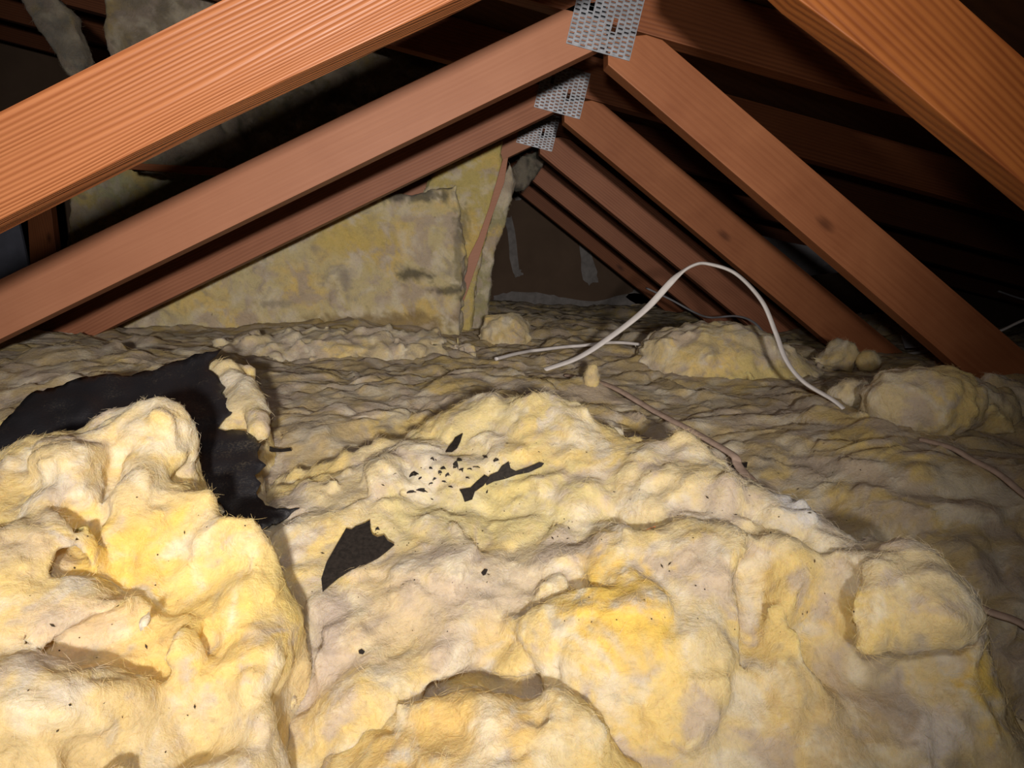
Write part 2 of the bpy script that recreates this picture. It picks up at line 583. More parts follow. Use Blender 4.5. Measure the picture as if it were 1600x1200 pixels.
def wool(name, field, lo, hi, h, seed, big, fine, spots=(), grey=0.3, n_fib=0, fib_len=0.012, fib_r=0.00012, warp_amt=0.02, cscale=1.0, base=CREAM, cast=False, stretch=(1, 1, 1), tone=1.0):
    """solid of glass wool: field(x,y,z) < 0 inside, pushed out by warped lumps"""
    lo = np.array(lo, float); hi = np.array(hi, float)
    n = np.ceil((hi - lo) / h).astype(int) + 1
    ax = [lo[i] + h * np.arange(n[i]) for i in range(3)]
    X, Yy, Z = np.meshgrid(*ax, indexing='ij')
    S = field(X, Yy, Z)
    amp = sum(abs(o[1]) for o in big)
    m = np.abs(S) < amp * 1.6 + 2.5 * h
    P = np.stack([X[m], Yy[m], Z[m]], 1).astype(np.float32) / np.array(stretch, np.float32)
    S = np.array(S, np.float64)
    S[m] -= billow(warp(P, 0.08, warp_amt, seed), seed, big)
    V, F = surface_nets(S, lo, h)
    for it in range(2):
        N = normals(V, F)
        Q = warp(V / np.array(stretch), 0.03, 0.012, seed + 7)
        V = V + N * (billow(Q, seed + 31, fine if it == 0 else [(fine[-1][0] * 0.5, fine[-1][1] * 0.5, 0.6)]))[:, None]
    me = new_mesh(name, V, F)
    C = wool_colour(V, seed, spots, grey, cscale, base, tone)
    set_colour(me, C)
    o = link(name, me, M_INS)
    if n_fib:
        fibres('fibre', V, F, C, n_fib, fib_len, fib_r, o, seed)
    if cast:
        BVHS.append(BVHTree.FromPolygons([tuple(v) for v in V], [tuple(int(i) for i in f) for f in F]))
    return o


def ell(X, Y, Z, c, r, k=1.0):
    q = np.sqrt(((X - c[0]) / r[0]) ** 2 + ((Y - c[1]) / r[1]) ** 2 + ((Z - c[2]) / r[2]) ** 2)
    return (q - 1) * min(r)


def capsule(X, Y, Z, a, b, r0, r1):
    a = np.array(a); b = np.array(b); e = b - a
    t = np.clip(((X - a[0]) * e[0] + (Y - a[1]) * e[1] + (Z - a[2]) * e[2]) / (e @ e), 0, 1)
    return np.sqrt((X - a[0] - e[0] * t) ** 2 + (Y - a[1] - e[1] * t) ** 2 + (Z - a[2] - e[2] * t) ** 2) - (r0 + (r1 - r0) * t)


def cast(px, py):
    d = ray(px, py)
    best = None
    for b in BVHS:
        h = b.ray_cast(Vector((0, 0, 0)), d)
        if h[0] is not None and (best is None or h[3] < best[3]):
            best = h
    return best


# ================================================================== the setting
D = [0.70, 1.22, 1.69, 2.16, 2.63, 3.10]        # front faces of the six trusses
TH = 0.038
xz = lambda px, py, Y: (at(px, py, Y).x, at(px, py, Y).z)

chord_a = Vector(xz(1049, 64, D[1])); chord_b = Vector(xz(1446, 178, D[1]))
CH = (chord_b - chord_a).normalized(); CHN = Vector((-CH.y, CH.x))
chord_z = lambda x: chord_a.y + (x - chord_a.x) * CH.y / CH.x
ROOF_OFF = 0.089 / CH.x

bm = bmesh.new()
x0, x1 = -2.7, 3.2
V = []
for y in (0.1, 3.6):
    for (x, dz) in ((x0, 0), (x1, 0), (x1, 0.015), (x0, 0.015)):
        V.append(bm.verts.new((x, y, chord_z(x) + ROOF_OFF + 0.001 + dz)))
for f in ((0, 1, 5, 4), (3, 2, 6, 7), (0, 3, 7, 4), (1, 2, 6, 5), (0, 1, 2, 3), (4, 5, 6, 7)):
    bm.faces.new([V[i] for i in f])
bmesh.ops.recalc_face_normals(bm, faces=bm.faces)
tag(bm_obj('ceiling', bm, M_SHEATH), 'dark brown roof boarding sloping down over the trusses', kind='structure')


def box(name, a, b, mat, parent=None, bevel=0.0):
    bm = bmesh.new()
    bmesh.ops.create_cube(bm, size=1)
    a = Vector(a); b = Vector(b)
    for v in bm.verts:
        v.co = Vector(((a.x if v.co.x < 0 else b.x), (a.y if v.co.y < 0 else b.y), (a.z if v.co.z < 0 else b.z)))
    if bevel:
        bmesh.ops.bevel(bm, geom=list(bm.edges), offset=bevel, segments=2, affect='EDGES')
    return bm_obj(name, bm, mat, parent)


WALL_Y = 3.45
tag(box('floor', (-2.7, 0.1, -0.52), (3.2, 3.6, -0.50), M_FLOORB), 'ceiling board hidden under the insulation', kind='structure')
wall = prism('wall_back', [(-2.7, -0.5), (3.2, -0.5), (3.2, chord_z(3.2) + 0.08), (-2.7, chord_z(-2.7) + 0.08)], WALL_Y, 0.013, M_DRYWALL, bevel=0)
tag(wall, 'bare brown drywall at the far end of the attic', kind='structure')


def mud(pts, seed):
    """a thin smear of joint compound on the far wall"""
    rng = random.Random(seed)
    poly = []
    n = len(pts)
    for i in range(n):
        a, b = pts[i], pts[(i + 1) % n]
        for k in range(4):
            s = k / 4
            poly.append(xz(a[0] + (b[0] - a[0]) * s + rng.uniform(-1.5, 1.5), a[1] + (b[1] - a[1]) * s + rng.uniform(-1.5, 1.5), WALL_Y))
    return prism('joint_compound', poly, WALL_Y - 0.003, 0.0035, M_MUD, wall, bevel=0)
mud([(789, 342), (800, 338), (812, 420), (818, 430), (806, 434), (800, 425)], 1)
mud([(903, 374), (918, 376), (932, 425), (935, 440), (920, 445), (910, 436)], 2)
mud([(772, 462), (800, 456), (850, 458), (880, 466), (930, 470), (990, 458), (1012, 462), (1012, 480), (772, 480)], 3)
mud([(978, 465), (990, 452), (1012, 452), (1024, 470), (1000, 480)], 4)
mud([(800, 300), (815, 292), (832, 300), (828, 310), (806, 312)], 5)
tag(box('wall_left', (-2.72, 0.1, -0.5), (-2.70, 3.6, chord_z(-2.7) + 0.08), M_SHEATH), 'dark boarded side of the attic', kind='structure')


# ================================================================== trusses
def nail_plate(parent, centre, ang, Y, w=0.104, h=0.098, cols=10, rows=14):
    e = empty('dummy')
    bpy.data.objects.remove(e)
    V, Fq = [], []
    cw, rh = w / cols, h / rows
    big_holes = {(2, 8), (2, 9), (2, 10), (6, 5), (6, 6), (6, 7)}
    T = 0.0012
    def quad(*p):
        b = len(V); V.extend(p); Fq.append((b, b + 1, b + 2, b + 3))
    for c in range(cols):
        xa, xb = -w / 2 + c * cw, -w / 2 + (c + 1) * cw
        off = 0.0 if c % 2 == 0 else 0.5
        z = -h / 2
        edges = [z]
        if off:
            edges.append(z + rh * 0.5)
        while edges[-1] + rh < h / 2 + 1e-6:
            edges.append(edges[-1] + rh)
        if h / 2 - edges[-1] > 1e-4:
            edges.append(h / 2)
        for r in range(len(edges) - 1):
            za, zb = edges[r], edges[r + 1]
            mx = cw * 0.14
            if (zb - za) < rh * 0.9:
                quad((xa, 0, za), (xb, 0, za), (xb, 0, zb), (xa, 0, zb)); continue
            bh = (c, r) in big_holes
            mz = rh * (0.02 if bh else 0.27)
            ia, ib, ja, jb = xa + mx, xb - mx, za + mz, zb - mz
            o = [(xa, za), (xb, za), (xb, zb), (xa, zb)]; n = [(ia, ja), (ib, ja), (ib, jb), (ia, jb)]
            for k in range(4):
                k2 = (k + 1) % 4
                quad((o[k][0], 0, o[k][1]), (o[k2][0], 0, o[k2][1]), (n[k2][0], 0, n[k2][1]), (n[k][0], 0, n[k][1]))
                quad((n[k][0], 0, n[k][1]), (n[k2][0], 0, n[k2][1]), (n[k2][0], T, n[k2][1]), (n[k][0], T, n[k][1]))
            if not bh:   # the bent tooth punched out of the slot
                quad((ia, T, ja), (ib, T, ja), (ib, T * 0.3 - 0.0012, ja + (jb - ja) * 0.35), (ia, T * 0.3 - 0.0012, ja + (jb - ja) * 0.35))
    for (p, q) in (((-w / 2, -h / 2), (w / 2, -h / 2)), ((w / 2, -h / 2), (w / 2, h / 2)), ((w / 2, h / 2), (-w / 2, h / 2)), ((-w / 2, h / 2), (-w / 2, -h / 2))):
        quad((p[0], 0, p[1]), (q[0], 0, q[1]), (q[0], T + 0.001, q[1]), (p[0], T + 0.001, p[1]))
    me = bpy.data.meshes.new('nail_plate')
    me.from_pydata(V, [], Fq)
    o = link('nail_plate', me, M_STEEL, parent)
    o.location = Vector((centre[0], Y - T - 0.0012, centre[1])) - parent.location
    o.rotation_euler = (0, -ang, 0)
    o['label'] = 'perforated galvanised nail plate'
    return o


d1 = D[1]
LEFT_WEB = [xz(-620, 740, d1), xz(0, 436, d1), xz(905, 3, d1), xz(948, 2, d1), xz(948, 69, d1), xz(936, 75, d1), xz(0, 530, d1), xz(-640, 845, d1)]
RIGHT_WEB = [xz(950, 60, d1), xz(950, 101, d1), xz(1465, 545, d1), xz(1800, 836, d1), xz(1880, 790, d1), xz(1600, 548, d1), xz(1035, 62, d1), xz(1010, 54, d1)]
cl = lambda px: 64 + (px - 1049) * (178 - 64) / (1446 - 1049)
PLATE_C = Vector(xz(946, 32, d1))


def truss(k, label, mats, plate=True, webs=True, lw=None, rw=None, dx=0.0, dz=0.0, left=True, chordx=(-2.65, 3.0), plate_shift=(0, 0)):
    Y = D[k]
    t = empty('roof_truss', (0.2 + dx, Y, -0.49))
    tag(t, label, 'roof truss', 'wooden roof trusses')
    sh = lambda poly: [(p[0] + dx, p[1] + dz) for p in poly]
    # top chord
    a, b = chordx
    P = [(a, chord_z(a)), (b, chord_z(b)), (b, chord_z(b) + ROOF_OFF), (a, chord_z(a) + ROOF_OFF)]
    prism('top_chord', sh(P) if dz <= 0 else P, Y, TH, mats[2], t, CH)
    lw = lw or sh(LEFT_WEB); rw = rw or sh(RIGHT_WEB)
    if left:
        prism('web', lw, Y, TH, mats[0], t, Vector(lw[2]) - Vector(lw[1]))
    prism('web', rw, Y, TH, mats[1], t, Vector(rw[2]) - Vector(rw[1]))
    prism('bottom_chord', [(-2.6, -0.495), (2.2, -0.495), (2.2, -0.42), (-2.6, -0.42)], Y, TH, mats[2], t)
    if plate:
        nail_plate(t, (PLATE_C.x + dx + plate_shift[0], PLATE_C.y + dz + plate_shift[1]), -math.atan2(CH.y, CH.x) * -1 if False else math.atan2(CH.y, CH.x), Y)
    return t


d0 = D[0]
LW0 = [xz(-330, 338, d0), xz(0, 174, d0), xz(350, -2, d0), xz(1050, -355, d0), xz(1180, -318, d0), xz(735, -10, d0), xz(300, 193, d0), xz(0, 343, d0), xz(-360, 525, d0)]
LW0 = [xz(-700, 530, d0), xz(0, 174, d0), xz(350, -2, d0), xz(1140, -395, d0), xz(1140, -215, d0), xz(720, -5, d0), xz(300, 193, d0), xz(0, 343, d0), xz(-760, 730, d0)]
RW0 = [xz(1130, -220, d0), xz(1130, -113, d0), xz(1249, 0, d0), xz(1349, 76, d0), xz(1600, 288, d0), xz(2150, 752, d0), xz(2290, 690, d0), xz(1600, 90, d0), xz(1497, -2, d0), xz(1270, -200, d0)]
truss(0, 'nearest bright orange truss with ridged growth rings, crossing the top corners', (M_WOOD_NEAR, M_WOOD_NEAR2, M_WOOD_DARK), lw=LW0, rw=RW0, plate=False)
truss(1, 'smooth reddish truss under the largest perforated steel plate', (M_WOOD[0], M_WOOD[2], M_WOOD_DARK))
truss(2, 'half-shadowed truss with the middle-sized steel plate', (M_WOOD[1], M_WOOD[2], M_WOOD_DARK))
truss(3, 'truss with the smallest steel plate, its web sunk behind the upright batts', (M_WOOD[0], M_WOOD[1], M_WOOD_SHADED))
truss(4, 'dim dusty truss just beyond the smallest steel plate', (M_WOOD[1], M_WOOD[1], M_WOOD_SHADED), plate=False, left=False)
truss(5, 'darkest and farthest truss, right in front of the brown drywall', (M_WOOD_DARK, M_WOOD_DARK, M_WOOD_SHADED), plate=False, left=False)


# ================================================================== insulation on the floor
floor_ctrl = []
for (px, py, Y) in [(1560, 1190, .60), (1560, 1080, .62), (1580, 950, .68), (1560, 850, .75), (1500, 770, .82), (1400, 730, .86), (1580, 760, .82), (1300, 690, .95), (1450, 690, .95),
                    (1590, 690, .95), (1200, 640, 1.1), (1350, 630, 1.12), (1050, 620, 1.2), (900, 600, 1.25), (700, 600, 1.2), (500, 620, 1.12), (450, 680, .98), (600, 660, 1.02),
                    (480, 570, 1.4), (650, 545, 1.6), (560, 510, 1.85), (420, 520, 1.75), (200, 540, 1.5), (60, 540, 1.4), (20, 580, 1.2), (200, 560, 1.25), (850, 560, 1.5), (1000, 570, 1.4),
                    (1000, 530, 1.8), (880, 500, 2.3), (850, 480, 3.0), (960, 478, 3.2), (780, 475, 3.4), (1150, 545, 1.7), (1300, 570, 1.5), (1450, 590, 1.3), (1590, 605, 1.2),
                    (700, 520, 1.95), (300, 510, 1.9)]:
    p = at(px, py, Y); floor_ctrl.append((p.x, p.y, p.z))
floor_ctrl += [(-2.5, 1.0, -.24), (-2.5, 2.0, -.22), (-2.5, 3.4, -.2), (-1.2, 3.2, -.2), (-1.3, 1.2, -.2), (-1.2, .5, -.36), (-.6, .3, -.43), (0, .3, -.43), (.6, .3, -.42), (0, .6, -.40), (-.3, .6, -.40), (.2, .75, -.34), (-.2, .8, -.33),
               (1.4, .4, -.36), (1.4, .9, -.24), (2.2, 1.5, -.26), (2.8, 2.5, -.3), (1.6, 2.2, -.22), (1.5, 3.3, -.22), (2.8, .6, -.35), (2.8, 3.4, -.3), (.6, 2.8, -.2), (.3, 3.4, -.19)]
fz = rbf(floor_ctrl, 3e-4)

nr, nc = 620, 640
ty = np.linspace(math.log(0.22), math.log(3.46), nr)
tx = np.linspace(-1, 1, nc)
tx = np.sign(tx) * np.abs(tx) ** 1.25
YY, SS = np.meshgrid(np.exp(ty), tx, indexing='ij')
XX = np.clip(SS * (1.35 * YY + 0.75) + 0.06 * YY, -2.69, 3.1)
ZZ = fz(XX, YY)
P = np.stack([XX.ravel(), YY.ravel(), ZZ.ravel()], 1)
idx = np.arange(nr * nc).reshape(nr, nc)
Fq = np.stack([idx[:-1, :-1].ravel(), idx[:-1, 1:].ravel(), idx[1:, 1:].ravel(), idx[1:, :-1].ravel()], 1)
Q = warp(P / np.array((1.2, 0.95, 1.0)), 0.12, 0.06, 400)
disp = billow(Q, 401, [(0.22, 0.026, 0.3), (0.10, 0.017, 0.6), (0.048, 0.0095, 0.7), (0.023, 0.0040, 0.75)])
N = normals(P, Fq)
P = P + N * disp[:, None]
Q = warp(P, 0.05, 0.03, 420)
P[:, 0] += 0.010 * noise(Q / 0.05, 430); P[:, 1] += 0.012 * noise(Q / 0.05, 431)
N = normals(P, Fq)
P = P + N * billow(warp(P / np.array((2.0, 1.0, 1.0)), 0.02, 0.01, 440), 441, [(0.012, 0.0022, 0.7), (0.006, 0.0011, 0.5)])[:, None]
P[:, 1] = np.minimum(P[:, 1], 3.44)
P[:, 2] = np.minimum(P[:, 2], chord_z(P[:, 0]) - 0.01)
me = new_mesh('loose_insulation', P, Fq)
C = wool_colour(P, 450, [], 0.52, 1.1, base=np.array((0.62, 0.48, 0.26)), tone=.84)
set_colour(me, C)
blanket = link('loose_insulation', me, M_INS)
tag(blanket, 'flattened tan glass wool insulation blanketing the whole attic floor', 'insulation', kind='stuff')
m = (P[Fq].mean(1)[:, 1] < 2.2) & (np.abs(P[Fq].mean(1)[:, 0]) < 1.3)
fibres('fibre', P, Fq[m], C, 90000, 0.012, 0.00013, blanket, 3)
BVHS.append(BVHTree.FromPolygons([tuple(v) for v in P], [tuple(int(i) for i in f) for f in Fq]))


def heap_field(ctrl, extra=(), blobs=(), k=0.018, cuts=(), bottom=-0.49, slope=0.75, folds=(), creases=()):
    pts = [tuple(at(*c)) for c in ctrl] + list(extra)
    hz = rbf(pts, 2e-5)
    ys = np.arange(.32, 1.4, .004)
    def on(px, py, off=0.0):
        d = ray(px, py); P = np.array([tuple(d * (y / d.y)) for y in ys])
        below = np.nonzero(P[:, 2] < hz(P[:, 0], P[:, 1]))[0]
        Y = ys[below[0]] if len(below) else 1.0
        return (px, py, Y + off)
    blobs = list(blobs); cuts = list(cuts)
    for pts, r, off in folds:
        for a, b in zip(pts[:-1], pts[1:]):
            blobs.append(('c', on(*a, off), on(*b, off), r, r))
    for pts, r, off in creases:
        for a, b in zip(pts[:-1], pts[1:]):
            cuts.append(('c', on(*a, off), on(*b, off), r, r))
    def field(X, Y, Z):
        H = hz(X[:, :, 0], Y[:, :, 0])[:, :, None]
        S = np.maximum((Z - H) * slope, bottom - Z)
        ax = (X[:, 0, 0], Y[0, :, 0], Z[0, 0, :])
        for sign, lst in ((1, blobs), (-1, cuts)):
            for b in lst:
                if b[0] == 'e':
                    c = at(*b[1]); r = b[2]
                    lo = [c[i] - r[i] - .05 for i in range(3)]; hi = [c[i] + r[i] + .05 for i in range(3)]
                else:
                    p, q = at(*b[1]), at(*b[2]); r = max(b[3], b[4]) + .05
                    lo = [min(p[i], q[i]) - r for i in range(3)]; hi = [max(p[i], q[i]) + r for i in range(3)]
                w = tuple(slice(int(np.searchsorted(ax[i], lo[i])), int(np.searchsorted(ax[i], hi[i]))) for i in range(3))
                x, y, z = X[w], Y[w], Z[w]
                if x.size == 0:
                    continue
                d = ell(x, y, z, c, r) if b[0] == 'e' else capsule(x, y, z, p, q, b[3], b[4])
                S[w] = smin(S[w], d, k) if sign > 0 else -smin(-S[w], d, 0.010)
        return S
    return field


BIG = [(0.11, 0.014, 0.3), (0.056, 0.0125, 0.55), (0.028, 0.0058, 0.65)]
FINE = [(0.014, 0.0018, 0.6), (0.007, 0.0009, 0.5)]

# --- wide folded batt in the middle
ctrlA = [(450, 760, .80), (560, 718, .84), (640, 694, .86), (700, 660, .88), (780, 645, .88), (870, 634, .86), (930, 652, .84), (1000, 704, .78), (1080, 712, .76), (1150, 738, .72),
         (1240, 772, .68), (1300, 817, .645), (1350, 858, .62), (1430, 900, .59),
         (560, 800, .73), (700, 760, .77), (800, 745, .77), (900, 760, .74), (1000, 800, .69), (1100, 830, .66), (1200, 850, .63),
         (520, 900, .66), (650, 880, .67), (780, 870, .67), (900, 870, .65), (1000, 900, .62), (1100, 920, .60), (1200, 930, .59), (1300, 940, .58), (1400, 970, .57),
         (500, 980, .61), (600, 1000, .60), (700, 980, .61), (800, 1000, .595), (900, 1000, .575), (1000, 1010, .56), (1100, 1020, .555), (1200, 1040, .55), (1300, 1060, .55),
         (480, 1080, .57), (560, 1080, .56), (640, 1060, .565), (700, 1060, .575), (800, 1050, .575), (900, 1090, .545), (1000, 1110, .53), (1100, 1140, .52), (1200, 1150, .515), (1300, 1160, .515),
         (1400, 1180, .52), (480, 1190, .53), (560, 1150, .535), (700, 1150, .545), (900, 1190, .505), (1100, 1260, .49), (1300, 1270, .49)]
extraA = [(-.30, 1.0, -.34), (-.1, 1.05, -.33), (.1, 1.04, -.33), (.2, .98, -.33), (.3, .9, -.34), (.36, .82, -.35), (.42, .74, -.36), (.47, .68, -.38), (.50, .62, -.40), (.50, .52, -.43), (.46, .44, -.45),
          (-.38, .9, -.36), (-.4, .75, -.38), (-.36, .55, -.42), (0, .36, -.46), (.3, .36, -.46), (-.25, .4, -.46), (.56, .8, -.44), (.56, .5, -.48)]
blobsA = [('e', (1408, 945, .57), (.052, .05, .042)), ('c', (1345, 960, .565), (1460, 985, .565), .030, .032),
          ('c', (1478, 1010, .58), (1492, 1100, .56), .030, .034), ('e', (1455, 1130, .555), (.036, .04, .045)),
          ('c', (985, 900, .635), (960, 1000, .575), .020, .028), ('c', (1120, 900, .615), (1110, 1010, .57), .018, .028), ('c', (1235, 930, .595), (1230, 1050, .56), .018, .026),
          ('e', (930, 1010, .57), (.05, .035, .035)), ('e', (1010, 1060, .55), (.04, .03, .035)),
          ('c', (700, 1040, .585), (560, 1125, .55), .018, .024), ('c', (720, 985, .615), (690, 1040, .59), .014, .016),
          ('c', (870, 645, .86), (900, 690, .82), .022, .018), ('c', (700, 676, .88), (800, 656, .88), .016, .018), ('c', (1020, 718, .775), (980, 780, .725), .014, .012),
          ('c', (1010, 800, .70), (1100, 850, .66), .014, .012), ('e', (1330, 1010, .565), (.03, .03, .03)), 
          ('e', (880, 760, .76), (.03, .03, .016)), ('e', (1090, 765, .72), (.035, .03, .018)),
          ('c', (1076, 688, .772), (1083, 712, .765), .008, .016)]
cutsA = [('c', (700, 1092, .545), (815, 1082, .54), .010, .011), ('c', (1385, 1100, .51), (1400, 1200, .50), .012, .014)]
heap = wool('insulation_batt', heap_field(ctrlA, extraA, blobsA, cuts=cutsA, k=0.026,
            folds=[([(890, 890), (960, 860), (1050, 880), (1100, 905)], .014, .004), ([(1150, 870), (1230, 860), (1300, 880)], .013, .004), ([(560, 960), (640, 940), (720, 900), (800, 895)], .010, .008),
                   ([(480, 1050), (540, 1010), (600, 990)], .012, .010), ([(640, 720), (720, 740), (800, 720)], .010, .003), ([(1000, 740), (1060, 760), (1130, 770)], .012, .003), ([(1090, 960), (1085, 1060), (1060, 1130)], .016, .002),
                   ([(1230, 960), (1240, 1060), (1220, 1140)], .015, .002), ([(870, 930), (850, 1000), (820, 1040)], .016, .004)],
            creases=[([(1305, 905), (1290, 940), (1283, 985), (1300, 1028), (1345, 1056), (1400, 1068), (1450, 1062), (1485, 1035)], .019, -.010), ([(1165, 890), (1178, 950), (1160, 1040)], .007, .001), ([(1040, 910), (1035, 980), (1045, 1060)], .008, .001),
                     ([(900, 905), (930, 945), (1000, 950)], .006, .001), 
                     ([(690, 1092), (750, 1086), (820, 1080)], .014, .004), ([(600, 760), (700, 790), (820, 800)], .004, .001), ([(930, 790), (1010, 830), (1080, 875)], .006, .001), ([(1180, 800), (1230, 830), (1280, 850)], .006, .001),
                     ([(440, 930), (480, 1010), (470, 1100)], .010, .002)]), (-.44, .34, -.49), (.56, 1.05, -.08), 0.0038, 100, BIG, FINE,
            spots=[(at(955, 960, .58), (.05, .05, .05), (0.86, .56, .09), .85), (at(975, 1010, .55), (.045, .04, .04), (0.84, .60, .15), .6), (at(1505, 1060, .56), (.022, .05, .05), (.86, .60, .13), .9),
                   (at(1450, 1140, .52), (.03, .04, .05), (.78, .70, .62), .9), (at(1395, 1080, .53), (.035, .04, .04), (.36, .30, .25), .7), (at(620, 960, .62), (.09, .08, .05), PINK, .55),
                   (at(1240, 770, .68), (.03, .05, .04), (.62, .62, .64), .7), (at(780, 790, .75), (.12, .07, .05), (.70, .60, .27), .6), (at(780, 1005, .585), (.025, .03, .03), YELLOW, .7),
                   (at(500, 1010, .6), (.05, .06, .06), PINK, .6), (at(760, 920, .64), (.08, .05, .04), PINK, .5), (at(1290, 1120, .53), (.06, .05, .05), TANC, .5), (at(820, 660, .86), (.14, .05, .04), (.72, .60, .26), .5)],
            grey=0.33, n_fib=110000, fib_len=0.012, fib_r=0.0001, cast=True)
tag(heap, 'wide yellow glass wool batt folded across the middle, littered with black paper flakes', 'insulation')

# --- near pile at the left
ctrlB = [(0, 744, .62), (60, 718, .66), (100, 700, .68), (150, 672, .70), (200, 660, .71), (260, 658, .71), (282, 680, .70), (275, 730, .68), (270, 772, .66), (315, 815, .65), (375, 872, .63), (420, 920, .61), (462, 960, .60),
         (470, 1000, .585), (450, 1060, .565), (50, 800, .59), (150, 760, .635), (250, 760, .63), (100, 870, .555), (200, 850, .585), (300, 870, .59), (50, 950, .52), (150, 950, .55), (250, 950, .53), (350, 950, .555),
         (430, 1000, .56), (50, 1050, .485), (150, 1060, .49), (250, 1060, .505), (350, 1070, .515), (430, 1090, .525), (50, 1160, .45), (150, 1160, .46), (250, 1150, .475), (350, 1140, .49), (440, 1150, .505),
         (100, 1300, .41), (300, 1300, .42), (-200, 900, .52), (-200, 1100, .45), (-150, 760, .62)]
extraB = [(-.42, .86, -.36), (-.30, .84, -.36), (-.22, .80, -.38), (-.20, .72, -.40), (-.16, .62, -.42), (-.13, .52, -.44), (-.62, .82, -.34), (-.75, .6, -.36), (-.75, .4, -.42), (-.1, .42, -.46), (-.3, .28, -.46)]
blobsB = [('e', (245, 690, .685), (.036, .035, .032)), ('c', (250, 715, .66), (205, 835, .60), .017, .012), ('c', (130, 720, .66), (85, 860, .565), .022, .026), ('c', (85, 860, .565), (70, 960, .52), .026, .02),
          ('c', (110, 975, .515), (220, 970, .515), .020, .018), ('c', (275, 800, .645), (320, 840, .625), .020, .02), ('c', (360, 870, .61), (330, 930, .575), .018, .014),
          ('c', (390, 905, .60), (420, 960, .575), .016, .018), ('e', (395, 935, .575), (.020, .02, .018)), ('c', (290, 1000, .53), (240, 1040, .51), .014, .014), ('c', (380, 990, .55), (400, 1050, .53), .014, .016),
          ('e', (25, 1090, .46), (.04, .03, .02)), ('c', (130, 1130, .465), (190, 1090, .48), .012, .012), ('c', (0, 900, .53), (30, 980, .50), .03, .02)]
cutsB = []
pile = wool('insulation_batt', heap_field(ctrlB, extraB, blobsB, cuts=cutsB, k=0.02,
            folds=[([(110, 730), (95, 800), (80, 870), (70, 950)], .016, .004), ([(235, 730), (215, 780), (205, 830)], .013, .002), ([(70, 980), (140, 970), (215, 960)], .014, .002), ([(280, 1040), (340, 980), (380, 920)], .011, .003),
                   ([(330, 1060), (400, 1040), (430, 990)], .010, .003), ([(20, 1080), (70, 1070)], .014, .002), ([(130, 1150), (200, 1110), (300, 1090)], .010, .003)],
            creases=[([(118, 815), (112, 850), (104, 890), (92, 950)], .014, -.007), ([(60, 1003), (100, 1007), (140, 1008), (180, 1002), (215, 992), (240, 985)], .014, -.007), ([(240, 975), (242, 940), (275, 920), (310, 905), (370, 880)], .011, -.006),
                     ([(180, 1050), (220, 1050), (260, 1045), (330, 1000)], .005, .002), ([(0, 1112), (60, 1108), (95, 1075)], .006, .002), ([(130, 1180), (180, 1172), (230, 1165), (300, 1150), (400, 1160)], .014, -.007)]), (-.78, .26, -.49), (-.08, .88, -.07), 0.0036, 200, BIG, FINE,
            spots=[(at(150, 880, .58), (.06, .05, .05), (.86, .58, .12), .75), (at(270, 680, .70), (.05, .05, .04), WHITE, .7), (at(210, 800, .62), (.025, .03, .05), WHITE, .7), (at(150, 990, .51), (.06, .04, .03), (.72, .56, .38), .7),
                   (at(420, 950, .58), (.04, .04, .04), (.80, .62, .20), .6), (at(70, 880, .55), (.02, .04, .05), PINK, .6), (at(310, 1010, .53), (.06, .05, .04), (.82, .56, .16), .55), (at(330, 1140, .49), (.09, .05, .03), CREAM, .5)],
            grey=0.22, n_fib=90000, fib_len=0.0085, fib_r=0.00009, cast=True, base=np.array((.74, .57, .29)))
tag(pile, 'tall bright creamy pile of torn glass wool in front of the black sheet', 'insulation')

# --- yellow piece tucked under the middle batt at the bottom
ctrlC = [(560, 1165, .52), (690, 1102, .525), (760, 1096, .525), (850, 1094, .525), (920, 1130, .51), (990, 1195, .49), (620, 1190, .49), (720, 1150, .495), (850, 1150, .485), (920, 1190, .48), (700, 1260, .45), (850, 1260, .45), (500, 1215, .5), (500, 1300, .46)]
extraC = [(-.12, .62, -.42), (0, .63, -.42), (.08, .62, -.42), (.14, .56, -.44), (.17, .46, -.45), (-.2, .55, -.43), (-.2, .42, -.45), (0, .34, -.46)]
piece = wool('insulation_scrap', heap_field(ctrlC, extraC, [('c', (760, 1110, .515), (770, 1190, .48), .014, .016), ('c', (860, 1105, .515), (930, 1150, .50), .012, .012)]), (-.22, .33, -.49), (.2, .64, -.25), 0.0036, 300, BIG[1:], FINE,
             spots=[(at(700, 1150, .5), (.08, .06, .05), (.84, .56, .16), .7), (at(760, 1150, .49), (.012, .03, .05), WHITE, .7)], grey=0.15, n_fib=18000, fib_len=0.011, fib_r=0.0001, cast=True)
tag(piece, 'saturated yellow glass wool scrap under the dark crevice of the middle batt', 'insulation')

